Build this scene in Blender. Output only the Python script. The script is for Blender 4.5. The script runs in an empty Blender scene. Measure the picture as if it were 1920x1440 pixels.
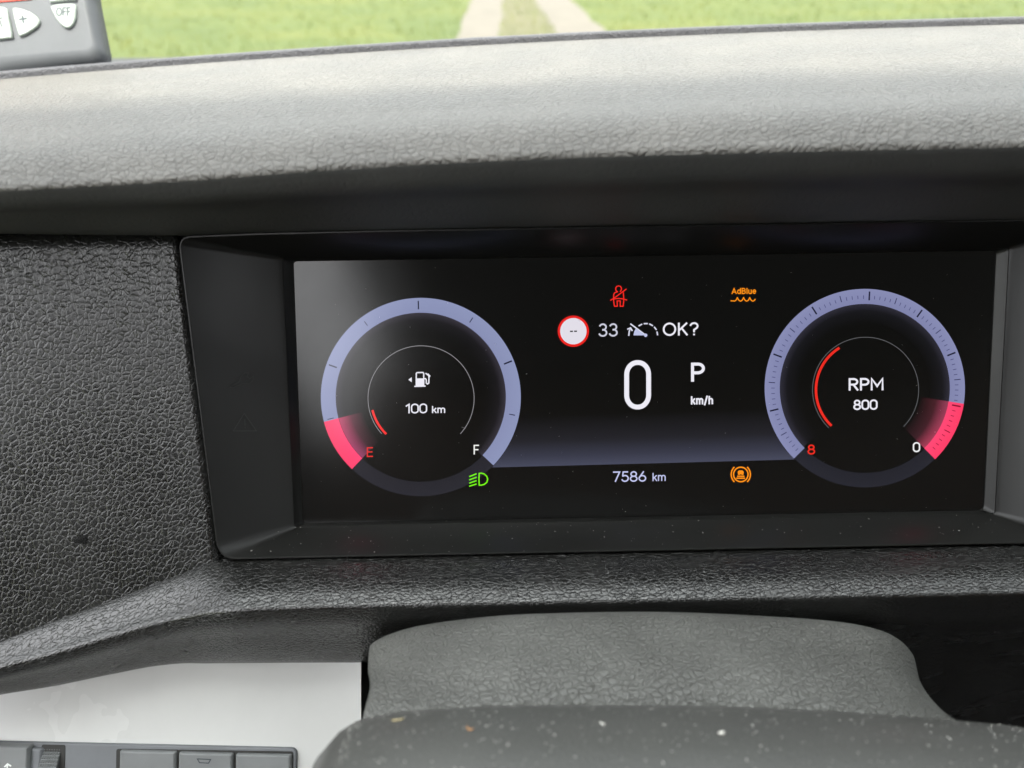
import bpy, math, random
import numpy as np
from mathutils import Vector, Matrix

random.seed(7)
rng = np.random.default_rng(7)
scene = bpy.context.scene
C = bpy.context.collection

# ------------------------------------------------------------------ camera
F = 1443.0                                  # focal length in photo pixels (1920 wide)
TH = math.radians(25)                       # the display leans back 25 degrees
E1 = Vector((1, 0, 0))
E2 = Vector((0, math.sin(TH), math.cos(TH)))        # up along the display
E3 = Vector((0, -math.cos(TH), math.sin(TH)))       # out of the display to the driver
r1 = Vector((1.0, .017, -.013)).normalized()
r2 = Vector((-.0138, 1.0, .093)); r2 = (r2 - r1 * r2.dot(r1)).normalized()
r3 = r1.cross(r2)
TV = Vector((.0463, -.0021, -.2633))
RC = Matrix((r1, r2, r3)).transposed()      # display frame -> camera frame
WD = Matrix((E1, E2, E3)).transposed()      # display frame -> world
M3 = WD @ RC.transposed()                   # camera frame -> world
CAM = WD @ (RC.transposed() @ (-TV))
cam_data = bpy.data.cameras.new('camera')
cam = bpy.data.objects.new('camera', cam_data); C.objects.link(cam)
mw = M3.to_4x4(); mw.translation = CAM; cam.matrix_world = mw
cam_data.sensor_width = 36; cam_data.lens = F / 1920 * 36
cam_data.clip_start = .01; cam_data.clip_end = 2000
cam_data.dof.use_dof = True
cam_data.dof.focus_distance = .270
cam_data.dof.aperture_fstop = 10.5
scene.camera = cam

# ------------------------------------------------------------------ sky, sun, exposure
SUN_EL, SUN_AZ = math.radians(62), math.radians(8)     # high, from behind the cab, a little from its left
world = bpy.data.worlds.new('World'); scene.world = world; world.use_nodes = True
wn = world.node_tree.nodes; wl = world.node_tree.links
sky = wn.new('ShaderNodeTexSky'); sky.sky_type = 'NISHITA'; sky.sun_disc = False
sky.sun_elevation = SUN_EL; sky.sun_rotation = math.radians(180) + SUN_AZ
sky.air_density = 1.3; sky.dust_density = 4.0; sky.ozone_density = 1.0
hsv = wn.new('ShaderNodeHueSaturation'); hsv.inputs['Saturation'].default_value = .12     # thin bright cloud
wl.new(sky.outputs[0], hsv.inputs['Color']); wl.new(hsv.outputs[0], wn['Background'].inputs[0]); wn['Background'].inputs[1].default_value = .15
sd = bpy.data.lights.new('sun', 'SUN'); sd.energy = 1.5; sd.angle = math.radians(3); sd.color = (1, .92, .80)
sun = bpy.data.objects.new('sun', sd); C.objects.link(sun)
sun.location = (0, 0, 5)
sdir = Vector((-math.cos(SUN_EL) * math.sin(SUN_AZ), -math.cos(SUN_EL) * math.cos(SUN_AZ), math.sin(SUN_EL)))
sun.rotation_euler = sdir.to_track_quat('Z', 'Y').to_euler()
scene.render.engine = 'CYCLES'
scene.view_settings.view_transform = 'Standard'; scene.view_settings.look = 'None'
EXPO = 2.5
scene.view_settings.exposure = EXPO; scene.view_settings.gamma = 1

# ------------------------------------------------------------------ pixel rays
def ray(px, py): return (M3 @ Vector(((px - 960) / F, (720 - py) / F, -1)))
def UY(px, py, Y):
    d = ray(px, py); return CAM + d * ((Y - CAM.y) / d.y)
def UZ(px, py, Z):
    d = ray(px, py); return CAM + d * ((Z - CAM.z) / d.z)
def UPL(px, py, o, n):
    d = ray(px, py); return CAM + d * ((o - CAM).dot(n) / d.dot(n))
def US(px, py, off=0.0): return UPL(px, py, E3 * off, E3)

def pchip(pts):
    x = np.array([p[0] for p in pts], float); y = np.array([p[1] for p in pts], float)
    h = np.diff(x); dl = np.diff(y) / h; n = len(x); m = np.zeros(n)
    for i in range(1, n - 1):
        if dl[i-1] * dl[i] > 0:
            w1 = 2*h[i] + h[i-1]; w2 = h[i] + 2*h[i-1]
            m[i] = (w1 + w2) / (w1/dl[i-1] + w2/dl[i])
    m[0] = dl[0]; m[-1] = dl[-1]
    def f(v):
        i = int(np.clip(np.searchsorted(x, v) - 1, 0, n - 2)); t = (v - x[i]) / h[i]
        if t < 0: return y[0] + m[0] * (v - x[0])
        if t > 1: return y[-1] + m[-1] * (v - x[-1])
        return ((2*t**3-3*t**2+1)*y[i] + (t**3-2*t**2+t)*h[i]*m[i] + (-2*t**3+3*t**2)*y[i+1] + (t**3-t**2)*h[i]*m[i+1])
    return f

# ------------------------------------------------------------------ scene graph helpers
def thing(name, label, cat, loc=(0, 0, 0), group=None):
    o = bpy.data.objects.new(name, None); C.objects.link(o); o.location = loc
    o.empty_display_size = .02
    o['label'] = label; o['category'] = cat
    if group: o['group'] = group
    return o
def mesh_obj(name, verts, faces, mat, parent=None, smooth=True, emit=None, label=None):
    org = Vector((0, 0, 0))
    p = parent
    while p is not None: org = org + Vector(p.location); p = p.parent
    vs = [tuple(Vector(v) - org) for v in verts]
    me = bpy.data.meshes.new(name); me.from_pydata(vs, [], faces); me.update()
    if smooth:
        me.polygons.foreach_set('use_smooth', [True] * len(me.polygons))
    if emit is not None:
        at = me.color_attributes.new('emit', 'FLOAT_COLOR', 'POINT')
        at.data.foreach_set('color', [c for e in emit for c in (e[0], e[1], e[2], 1.0)])
    me.materials.append(mat)
    o = bpy.data.objects.new(name, me); C.objects.link(o)
    if parent: o.parent = parent
    if label: o['label'] = label
    return o
def structure(o): o['kind'] = 'structure'; return o
def tag(o, label, cat, group=None):
    o['label'] = label; o['category'] = cat
    if group: o['group'] = group
    return o

def loft(rows, segs):
    """rows: equal-length lists of Vectors; Catmull-Rom across the rows -> grid"""
    R = len(rows); out = []
    for i in range(R - 1):
        a = rows[max(i-1, 0)]; b = rows[i]; c = rows[i+1]; d = rows[min(i+2, R-1)]
        s = segs[i]
        for k in range(s):
            t = k / s; line = []
            for j in range(len(b)):
                l1 = max((b[j]-a[j]).length, 1e-6); l2 = max((c[j]-b[j]).length, 1e-6); l3 = max((d[j]-c[j]).length, 1e-6)
                m1 = ((c[j]-b[j])/l2*l1 + (b[j]-a[j])/l1*l2)/(l1+l2)*l2 if i > 0 else (c[j]-b[j])
                m2 = ((d[j]-c[j])/l3*l2 + (c[j]-b[j])/l2*l3)/(l2+l3)*l2 if i+2 < R else (c[j]-b[j])
                line.append((2*t**3-3*t**2+1)*b[j] + (t**3-2*t**2+t)*m1 + (-2*t**3+3*t**2)*c[j] + (t**3-t**2)*m2)
            out.append(line)
    out.append(rows[-1])
    return out
def grid_mesh(name, g, mat, parent, closed=False, label=None):
    n = len(g[0]); V = [v for r in g for v in r]; Fc = []
    for i in range(len(g) - 1):
        for j in range(n if closed else n - 1):
            k = (j + 1) % n
            Fc.append((i*n+j, (i+1)*n+j, (i+1)*n+k, i*n+k))
    ob = mesh_obj(name, V, Fc, mat, parent, label=label)
    # surface coordinates in metres, so that the grain lies in the skin
    P = np.array([[tuple(v) for v in r] for r in g])
    du = np.linalg.norm(np.diff(P, axis=1), axis=2); U = np.concatenate([np.zeros((len(g), 1)), np.cumsum(du, 1)], 1)
    mid = n // 2; U -= U[:, mid:mid+1]
    dv = np.linalg.norm(np.diff(P, axis=0), axis=2); Vv = np.concatenate([np.zeros((1, n)), np.cumsum(dv, 0)], 0)
    k = 9; pad_ = np.pad(Vv, ((0, 0), (k, k)), mode='edge'); Vv = sum(pad_[:, i:i+n] for i in range(2*k+1))/(2*k+1)
    uvs = np.stack([U.ravel(), Vv.ravel()], 1)
    idx = np.empty(len(ob.data.loops), int); ob.data.loops.foreach_get('vertex_index', idx)
    uv = ob.data.uv_layers.new(name='skin'); uv.data.foreach_set('uv', uvs[idx].ravel())
    return ob

def inset(poly, d):
    n = len(poly); out = []
    A = sum(poly[i][0]*poly[(i+1) % n][1] - poly[(i+1) % n][0]*poly[i][1] for i in range(n))
    s = 1 if A > 0 else -1
    for i in range(n):
        p0, p1, p2 = Vector(poly[i-1]), Vector(poly[i]), Vector(poly[(i+1) % n])
        a = (p1-p0).normalized(); b = (p2-p1).normalized()
        na = Vector((-a.y, a.x))*s; nb = Vector((-b.y, b.x))*s
        m = na + nb; m = m / max(m.dot(m)/2, .3)
        out.append(tuple(p1 + m*d))
    return out
def round_poly(poly, r, k=5):
    n = len(poly); out = []
    for i in range(n):
        rr = r[i] if isinstance(r, (list, tuple)) else r
        p0, p1, p2 = Vector(poly[i-1]), Vector(poly[i]), Vector(poly[(i+1) % n])
        a = (p0-p1); b = (p2-p1); ra = min(rr, a.length*.48); rb = min(rr, b.length*.48)
        a = p1 + a.normalized()*ra; b = p1 + b.normalized()*rb
        for j in range(k+1):
            t = j/k; out.append(tuple((1-t)**2*a + 2*t*(1-t)*p1 + t*t*b))
    return out
def prism(name, poly, o, n, lo, hi, bevel, mat, parent, bev_h=None, label=None, steps=3, top=None):
    """pixel polygon -> bevelled slab standing on the plane (o,n) between offsets lo and hi"""
    bev_h = bev_h if bev_h is not None else abs(hi-lo)*.4
    N = len(poly); V = []; Fc = []
    rings = [(poly, lo), (poly, hi - bev_h)]
    for s in range(1, steps+1):
        a = s/steps*math.pi/2
        ring_ = inset(poly, bevel*(1-math.cos(a))) if top is None else [tuple(Vector(p).lerp(Vector(q), 1-math.cos(a))) for p, q in zip(poly, top)]
        rings.append((ring_, hi - bev_h + bev_h*math.sin(a)))
    base = [UPL(x, y, o + n*hi, n) for x, y in poly]
    for pl, off in rings:
        # expand along the plane normal, so sides are true sides
        V += [UPL(x, y, o + n*hi, n) + n*(off-hi) for x, y in pl]
    for i in range(len(rings)-1):
        for j in range(N):
            k = (j+1) % N; Fc.append((i*N+j, i*N+k, (i+1)*N+k, (i+1)*N+j))
    Fc.append(tuple(range((len(rings)-1)*N, len(rings)*N)))
    Fc.append(tuple(reversed(range(N))))
    ob = mesh_obj(name, V, Fc, mat, parent, label=label)
    fix_normals(ob)
    for p in ob.data.polygons[-2:]: p.use_smooth = False
    return ob
def fix_normals(ob):
    import bmesh
    bm = bmesh.new(); bm.from_mesh(ob.data); bmesh.ops.recalc_face_normals(bm, faces=bm.faces); bm.to_mesh(ob.data); bm.free()
def box(name, lo, hi, mat, parent=None, label=None):
    (a, b, c), (d, e, f) = lo, hi
    V = [(a,b,c),(d,b,c),(d,e,c),(a,e,c),(a,b,f),(d,b,f),(d,e,f),(a,e,f)]
    Fc = [(3,2,1,0),(4,5,6,7),(0,1,5,4),(1,2,6,5),(2,3,7,6),(3,0,4,7)]
    return mesh_obj(name, V, Fc, mat, parent, smooth=False, label=label)

# ------------------------------------------------------------------ materials
def new_mat(name):
    m = bpy.data.materials.new(name); m.use_nodes = True
    nt = m.node_tree; return m, nt, nt.nodes, nt.links, nt.nodes['Principled BSDF']
def math_node(nt, op, a, b=None, clamp=False):
    n = nt.nodes.new('ShaderNodeMath'); n.operation = op; n.use_clamp = clamp
    for i, v in enumerate((a, b)):
        if v is None: continue
        if isinstance(v, (int, float)): n.inputs[i].default_value = v
        else: nt.links.new(v, n.inputs[i])
    return n.outputs[0]
def noise(nt, vec, scale, detail=2, rough=.5):
    n = nt.nodes.new('ShaderNodeTexNoise'); n.inputs['Scale'].default_value = scale
    n.inputs['Detail'].default_value = detail; n.inputs['Roughness'].default_value = rough
    nt.links.new(vec, n.inputs['Vector']); return n
def ramp(nt, fac, stops):
    n = nt.nodes.new('ShaderNodeValToRGB'); e = n.color_ramp.elements
    while len(e) < len(stops): e.new(.5)
    for el, (p, c) in zip(e, stops): el.position = p; el.color = c if len(c) == 4 else (*c, 1)
    nt.links.new(fac, n.inputs[0]); return n.outputs[0]

def leather(name, col, rough, cell, relief, valley=.30, stretch=(1, 1), warp=.35, spec=.5, fine=.1, rot=0, second=.35, vary=.5, even=.25):
    m, nt, N, L, P = new_mat(name)
    uvn = N.new('ShaderNodeUVMap'); uvn.uv_map = 'skin'; mp = N.new('ShaderNodeMapping')
    mp.inputs['Scale'].default_value = (stretch[0]/cell, stretch[1]/cell, 1); mp.inputs['Rotation'].default_value = (0, 0, rot)
    L.new(uvn.outputs[0], mp.inputs['Vector']); vec = mp.outputs[0]
    nz = N.new('ShaderNodeTexNoise'); nz.noise_dimensions = '2D'; nz.inputs['Scale'].default_value = .7; nz.inputs['Detail'].default_value = 3.5
    L.new(vec, nz.inputs['Vector'])
    sub = N.new('ShaderNodeVectorMath'); sub.operation = 'SUBTRACT'; L.new(nz.outputs['Color'], sub.inputs[0]); sub.inputs[1].default_value = (.5,)*3
    sc = N.new('ShaderNodeVectorMath'); sc.operation = 'SCALE'; L.new(sub.outputs[0], sc.inputs[0]); sc.inputs['Scale'].default_value = warp*4
    ad = N.new('ShaderNodeVectorMath'); ad.operation = 'ADD'; L.new(vec, ad.inputs[0]); L.new(sc.outputs[0], ad.inputs[1])
    def vor(scale, feature):
        v = N.new('ShaderNodeTexVoronoi'); v.voronoi_dimensions = '2D'; v.feature = feature; v.inputs['Scale'].default_value = scale
        L.new(ad.outputs[0], v.inputs['Vector']); return v
    def dome(scale, w):
        v = vor(scale, 'DISTANCE_TO_EDGE')
        t = math_node(nt, 'MINIMUM', math_node(nt, 'DIVIDE', v.outputs['Distance'], w), 1.0)
        q = math_node(nt, 'SUBTRACT', 1.0, t)
        return math_node(nt, 'SUBTRACT', 1.0, math_node(nt, 'MULTIPLY', q, q))
    # creases: a narrow fold inside a broad soft one, of uneven depth
    md = N.new('ShaderNodeTexNoise'); md.noise_dimensions = '2D'; md.inputs['Scale'].default_value = .8; md.inputs['Detail'].default_value = 2; L.new(vec, md.inputs['Vector'])
    mod = N.new('ShaderNodeMapRange'); mod.inputs['From Min'].default_value = .33; mod.inputs['From Max'].default_value = .62; mod.inputs['To Min'].default_value = even; L.new(md.outputs[0], mod.inputs['Value'])
    h = math_node(nt, 'ADD', math_node(nt, 'MULTIPLY', math_node(nt, 'SUBTRACT', dome(1.0, valley), 1.0), .55), math_node(nt, 'MULTIPLY', math_node(nt, 'SUBTRACT', dome(1.0, .46), 1.0), .55))
    h = math_node(nt, 'ADD', math_node(nt, 'MULTIPLY', h, mod.outputs[0]), 1.0)
    if vary:      # neighbouring pebbles stand at different heights
        f1 = vor(1.0, 'F1'); sp_ = N.new('ShaderNodeSeparateColor'); L.new(f1.outputs['Color'], sp_.inputs[0])
        h = math_node(nt, 'MULTIPLY', h, math_node(nt, 'ADD', math_node(nt, 'MULTIPLY', sp_.outputs[0], vary), 1-vary*.5))
    if second: h = math_node(nt, 'ADD', h, math_node(nt, 'MULTIPLY', dome(2.1, valley*.9), second))
    nf = N.new('ShaderNodeTexNoise'); nf.noise_dimensions = '2D'; nf.inputs['Scale'].default_value = 3.0; nf.inputs['Detail'].default_value = 2; L.new(vec, nf.inputs['Vector'])
    h = math_node(nt, 'ADD', h, math_node(nt, 'MULTIPLY', nf.outputs[0], fine*3))
    b = N.new('ShaderNodeBump'); b.inputs['Strength'].default_value = 1; b.inputs['Distance'].default_value = relief
    L.new(h, b.inputs['Height']); L.new(b.outputs[0], P.inputs['Normal'])
    big = N.new('ShaderNodeTexNoise'); big.noise_dimensions = '2D'; big.inputs['Scale'].default_value = .06; big.inputs['Detail'].default_value = 4; L.new(vec, big.inputs['Vector'])
    L.new(ramp(nt, big.outputs[0], [(.3, tuple(x*.88 for x in col)), (.7, tuple(x*1.12 for x in col))]), P.inputs['Base Color'])
    L.new(math_node(nt, 'ADD', math_node(nt, 'MULTIPLY', math_node(nt, 'SUBTRACT', big.outputs[0], .5), .2), rough), P.inputs['Roughness'])
    P.inputs['Specular IOR Level'].default_value = spec
    return m
def plastic(name, col, rough, bump=.00002, scale=2500, spec=.5, mottle=.1, coat=0, smudge=0.0):
    m, nt, N, L, P = new_mat(name)
    tc = N.new('ShaderNodeTexCoord'); vec = tc.outputs['Object']
    big = noise(nt, vec, 30, 5, .65)
    L.new(ramp(nt, big.outputs[0], [(.3, tuple(x*(1-mottle) for x in col)), (.7, tuple(x*(1+mottle) for x in col))]), P.inputs['Base Color'])
    sm = noise(nt, vec, 22, 4, .6)
    L.new(math_node(nt, 'ADD', math_node(nt, 'MULTIPLY', math_node(nt, 'SUBTRACT', sm.outputs[0], .5), .2+smudge), rough, True), P.inputs['Roughness'])
    if bump:
        nf = noise(nt, vec, scale, 2); b = N.new('ShaderNodeBump'); b.inputs['Distance'].default_value = bump
        L.new(nf.outputs[0], b.inputs['Height']); L.new(b.outputs[0], P.inputs['Normal'])
    P.inputs['Specular IOR Level'].default_value = spec
    P.inputs['Coat Weight'].default_value = coat; P.inputs['Coat Roughness'].default_value = .14
    return m

M = {}
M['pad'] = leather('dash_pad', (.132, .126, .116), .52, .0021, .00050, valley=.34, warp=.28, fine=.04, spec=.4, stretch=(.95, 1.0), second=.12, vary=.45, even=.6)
M['under'] = leather('hood_underside', (.10, .103, .101), .5, .0022, .00005, fine=.03, spec=.5)  # same skin as the pad, its shade put into a darker colour
M['rim'] = leather('dash_rim', (.075, .075, .084), .6, .0018, .00025)
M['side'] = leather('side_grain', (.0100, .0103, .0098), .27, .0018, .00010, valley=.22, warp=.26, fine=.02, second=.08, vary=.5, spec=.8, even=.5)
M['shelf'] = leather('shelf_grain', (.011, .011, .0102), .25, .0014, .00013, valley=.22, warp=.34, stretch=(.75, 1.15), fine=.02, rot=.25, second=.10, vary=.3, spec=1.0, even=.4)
M['cover'] = leather('cover_grain', (.155, .156, .144), .36, .0017, .00036, valley=.19, warp=.34, stretch=(.9, 1.1), fine=.03, second=.2, vary=.3, rot=.4, even=.55, spec=.6)
M['bezel'] = plastic('bezel_plastic', (.0115, .0117, .0108), .36, .00001)
M['gap'] = plastic('shadow_gap_black', (.02, .02, .018), .6, 0)  # black stands in for the shade inside gaps and hollows
M['shroud'] = plastic('shroud_plastic', (.085, .085, .079), .38, .00016, 1300)
M['white'] = plastic('white_lacquer', (.64, .645, .625), .25, .0002, 14, mottle=.03, coat=.8)
M['switch'] = plastic('switch_plastic', (.16, .17, .18), .5, .00001)
M['button'] = plastic('button_plastic', (.19, .20, .20), .45, .00001)
M['mark'] = plastic('light_print', (.75, .78, .75), .5, 0)
M['dark_mark'] = plastic('dark_print', (.035, .045, .055), .5, 0)
M['faint_mark'] = plastic('unlit_symbol_print', (.05, .052, .05), .5, 0)
M['remote'] = plastic('remote_case', (.085, .09, .097), .45, .00002)
M['remote_button'] = plastic('remote_button', (.30, .34, .31), .5, 0)
M['red'] = plastic('red_plastic', (.5, .05, .03), .4, 0)
M['scuff'] = plastic('scuff', (.005, .005, .005), .7, .0002, 900, spec=.2)
M['dust'] = plastic('dust', (.40, .39, .36), .9, 0)
M['straw'] = plastic('straw', (.50, .42, .24), .8, 0)
M['crumb'] = plastic('crumb', (.55, .30, .14), .8, 0)
M['paper'] = plastic('pale_crumb', (.7, .68, .62), .8, 0)
M['headliner'] = plastic('headliner_cloth', (.10, .10, .098), .9, .0003, 400)
M['backwall'] = plastic('back_wall_brown', (.20, .10, .052), .6, .0001, 600)  # unseen wall; brown added to warm its reflection in the screen
M['trim'] = plastic('cab_trim', (.05, .05, .05), .6, .0001, 600)

def display_mat(name):
    m, nt, N, L, P = new_mat(name)
    a = N.new('ShaderNodeAttribute'); a.attribute_name = 'emit'
    P.inputs['Base Color'].default_value = (.004, .004, .004, 1)
    tc = N.new('ShaderNodeTexCoord'); sm = noise(nt, tc.outputs['Object'], 25, 5, .65)
    L.new(math_node(nt, 'ADD', math_node(nt, 'MULTIPLY', sm.outputs[0], .10), .10), P.inputs['Roughness'])
    P.inputs['Specular IOR Level'].default_value = .35
    L.new(a.outputs['Color'], P.inputs['Emission Color']); P.inputs['Emission Strength'].default_value = 2 ** -EXPO
    return m
M['display'] = display_mat('display_glass')

def glass_mat():
    m, nt, N, L, P = new_mat('windscreen_glass')
    N.remove(P); out = N['Material Output']
    t = N.new('ShaderNodeBsdfTransparent'); t.inputs[0].default_value = (.93, .97, .95, 1)
    g = N.new('ShaderNodeBsdfGlossy'); g.inputs['Roughness'].default_value = .02
    lw = N.new('ShaderNodeLayerWeight'); lw.inputs[0].default_value = .5
    fr = math_node(nt, 'ADD', math_node(nt, 'MULTIPLY', math_node(nt, 'POWER', lw.outputs['Facing'], 5), .9), .042, True)
    mx = N.new('ShaderNodeMixShader'); L.new(fr, mx.inputs[0]); L.new(t.outputs[0], mx.inputs[1]); L.new(g.outputs[0], mx.inputs[2])
    L.new(mx.outputs[0], out.inputs[0]); return m
M['glass'] = glass_mat()

def grass_mat():
    m, nt, N, L, P = new_mat('meadow')
    tc = N.new('ShaderNodeTexCoord'); v = tc.outputs['Object']
    a = noise(nt, v, .35, 6, .65); b = noise(nt, v, 9, 4, .7)
    f = math_node(nt, 'ADD', math_node(nt, 'MULTIPLY', a.outputs[0], .6), math_node(nt, 'MULTIPLY', b.outputs[0], .4))
    L.new(ramp(nt, f, [(.32, (.034, .058, .006)), (.5, (.060, .080, .008)), (.68, (.104, .106, .012))]), P.inputs['Base Color'])
    P.inputs['Roughness'].default_value = .8
    bp = N.new('ShaderNodeBump'); bp.inputs['Distance'].default_value = .06; L.new(b.outputs[0], bp.inputs['Height']); L.new(bp.outputs[0], P.inputs['Normal'])
    return m
def gravel_mat():
    m, nt, N, L, P = new_mat('track_gravel')
    tc = N.new('ShaderNodeTexCoord'); v = tc.outputs['Object']
    a = noise(nt, v, 1.5, 6, .7); b = noise(nt, v, 40, 3, .7)
    f = math_node(nt, 'ADD', math_node(nt, 'MULTIPLY', a.outputs[0], .5), math_node(nt, 'MULTIPLY', b.outputs[0], .5))
    L.new(ramp(nt, f, [(.3, (.075, .066, .052)), (.7, (.14, .124, .10))]), P.inputs['Base Color']); P.inputs['Roughness'].default_value = .9
    return m
M['grass'] = grass_mat(); M['gravel'] = gravel_mat()
def blade_mat():
    m, nt, N, L, P = new_mat('grass_blade')
    tc = N.new('ShaderNodeTexCoord'); a = noise(nt, tc.outputs['Object'], .6, 4, .7)
    L.new(ramp(nt, a.outputs[0], [(.35, (.044, .070, .007)), (.65, (.098, .104, .012))]), P.inputs['Base Color']); P.inputs['Roughness'].default_value = .7
    return m
M['blade'] = blade_mat()
M['worn'] = gravel_mat(); M['worn'].name = 'worn_grass'
for nd in M['worn'].node_tree.nodes:
    if nd.type == 'VALTORGB':
        nd.color_ramp.elements[0].color = (.050, .056, .018, 1); nd.color_ramp.elements[1].color = (.100, .086, .042, 1)

# ------------------------------------------------------------------ ground outside
GZ = -1.37
structure(mesh_obj('meadow', [(-400, -60, GZ), (400, -60, GZ), (400, 700, GZ), (-400, 700, GZ)], [(0, 1, 2, 3)], M['grass'], smooth=False))
def rut(e_left, e_right):
    L0, L1 = (UZ(*p, GZ + .004) for p in e_left); R0, R1 = (UZ(*p, GZ + .004) for p in e_right)
    V = []; n = 160
    for i in range(n):
        t = -1.2 + i * .12
        a = L0 + (L1-L0)*t; b = R0 + (R1-R0)*t
        w = b - a
        j1, j2 = random.uniform(-.05, .05), random.uniform(-.05, .05)
        V += [a + w*j1, b + w*j2]
    return structure(mesh_obj('track', V, [(2*i, 2*i+1, 2*i+3, 2*i+2) for i in range(n-1)], M['gravel'], smooth=False))
rut([(858, 62), (884, 0)], [(938, 62), (944, 0)])
rut([(1040, 56), (1004, 0)], [(1130, 54), (1070, 0)])
worn = rut([(938, 62), (944, 0)], [(1040, 56), (1004, 0)])
worn.name = 'track_middle'; worn.data.materials[0] = M['worn']; worn.location.z -= .002
bv, bf = [], []
for i in range(26000):
    y = 7 + 38 * random.random()**1.3; x = random.uniform(-1, 1) * (3 + y*.75)
    p = Vector((x, y, GZ))
    q = M3.transposed() @ (p - CAM); px = 960 + F*q.x/-q.z
    # keep the wheel ruts clear
    tcen = 977 + 18*(1); h = random.uniform(.03, .10)
    def in_rut(px, py): return (884-26*py/62 < px < 944-6*py/62) or (1004+36*py/56 < px < 1070+60*py/54)
    pyy = 720 - F*q.y/-q.z
    if in_rut(px, pyy): continue
    a = random.uniform(0, 6.28); d = Vector((math.cos(a), math.sin(a), 0)); k = len(bv)
    w = random.uniform(.008, .02)
    bv += [p - d*w, p + d*w, p + Vector((random.uniform(-.04, .04), random.uniform(-.04, .04), h))]; bf.append((k, k+1, k+2))
g_ = mesh_obj('grass', bv, bf, M['blade'], smooth=False); g_['kind'] = 'stuff'; g_['label'] = 'short green meadow grass beyond the windscreen'; g_['category'] = 'grass'

# ------------------------------------------------------------------ cab shell (unseen roof, doors, back wall, shaped to light and shade the dashboard)
ROOF_F, ROOF_Z = -.25, .60
structure(box('cab_roof', (-.52, -.72, ROOF_Z), (1.40, ROOF_F, ROOF_Z + .05), M['headliner']))
structure(box('cab_roof_rear', (-.33, -1.60, ROOF_Z), (1.40, -.722, ROOF_Z + .05), M['headliner']))  # unseen; cut short at left so the screen's corner reflects sky
structure(box('cab_floor', (-.80, -1.60, -.85), (1.40, .60, -.80), M['trim']))
structure(box('cab_back_wall', (-.56, -1.60, -.80), (1.40, -1.55, .44), M['backwall']))
structure(box('cab_back_wall_top', (-.40, -1.60, .442), (1.40, -1.55, ROOF_Z - .002), M['backwall']))  # unseen; narrower than the wall below, leaving sky to reflect in the screen
structure(box('cab_door_panel', (-.56, -1.55, -.80), (-.50, .60, -.14), M['trim']))
structure(box('cab_side_pillar', (-.56, -1.55, -.138), (-.50, -.46, .50), M['trim']))  # unseen; pillar stretched into a wall to block light from the left rear
structure(box('cab_bulkhead', (-.74, .56, -.80), (1.34, .60, -.02), M['trim']))
structure(box('cab_far_door_panel', (1.34, -1.55, -.80), (1.40, .60, .42), M['trim']))  # unseen; built up above door height to cut fill light from the right

ws = thing('windscreen', 'clear raked windscreen glass in front of the grey dashboard top', 'windscreen', (0, .5, .0))
a, b = Vector((-.78, .50, .005)), Vector((-.74, ROOF_F, ROOF_Z))
V = []
for i in range(9):
    t = i/8; p = a.lerp(b, t); nn = Vector((0, .6, .65)).normalized()*.03*math.sin(math.pi*t)
    for j in range(21):
        s = j/20; V.append(Vector((p.x + (1.36 - 2*0 + .0)*0 + s*2.1, p.y, p.z)) + nn)
grid = [V[i*21:(i+1)*21] for i in range(9)]
grid_mesh('pane', grid, M['glass'], ws)

# ------------------------------------------------------------------ dashboard
dash = thing('dashboard', 'dark grey grained moulded van dashboard around the digital instrument cluster', 'dashboard', (0, .02, -.2))
PXS = list(np.linspace(-1100, 3300, 276))
backf = pchip([(-520, 186), (0, 134), (200, 117.5), (640, 86), (960, 67), (1280, 52), (1600, 40), (1920, 31), (2440, 20)])
creasef = pchip([(-520, 258), (0, 228), (320, 211), (640, 196), (960, 181), (1280, 168), (1920, 150), (2440, 140)])
lip1f = pchip([(-520, 345), (0, 322), (320, 305), (640, 287), (960, 271), (1280, 260), (1920, 247), (2440, 238)])
lip2f = pchip([(-520, 375), (0, 349), (320, 331), (640, 307), (960, 289), (1280, 278), (1920, 264), (2440, 255)])
undf = pchip([(-520, 450), (0, 436), (340, 438), (480, 434), (720, 429), (1520, 415), (1920, 409), (2440, 400)])
def lerp(a, b, t): return a + (b-a)*t
up = Vector((0, 0, 1))
rows = [
    [UY(p, backf(p)+14, .166) - up*.006 + Vector((0, .001, 0)) for p in PXS],
    [UY(p, backf(p)+14, .1655) - up*.0006 for p in PXS],
    [UY(p, backf(p)+14.5, .163) for p in PXS],
    [UY(p, creasef(p)-10, .030) for p in PXS],
    [UY(p, creasef(p)+14, .009) for p in PXS],
    [UY(p, lip2f(p)-17, -.0292) for p in PXS],
    [UY(p, lip2f(p)+6, -.0330) for p in PXS],
    [UY(p, lerp(lip2f(p), undf(p), .26), -.0318) for p in PXS],
    [UY(p, lerp(lip2f(p), undf(p), .6), -.017) for p in PXS],
    [UY(p, undf(p), .003) for p in PXS],
    [UY(p, undf(p)+8, .012) for p in PXS],
]
pad_g = loft(rows[:3], [2, 3])[:-1] + loft(rows[2:], [36, 8, 14, 6, 5, 8, 8, 3])
CUT = 2+3+36+8+14+6+1
grid_mesh('hood_underside', pad_g[CUT:], M['under'], dash, label='smooth, shade-toned underside of the hood lip')
grid_mesh('upper_pad', pad_g[:CUT+1], M['pad'], dash, label='pale lit grained top pad with a rolled dark front lip')
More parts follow.
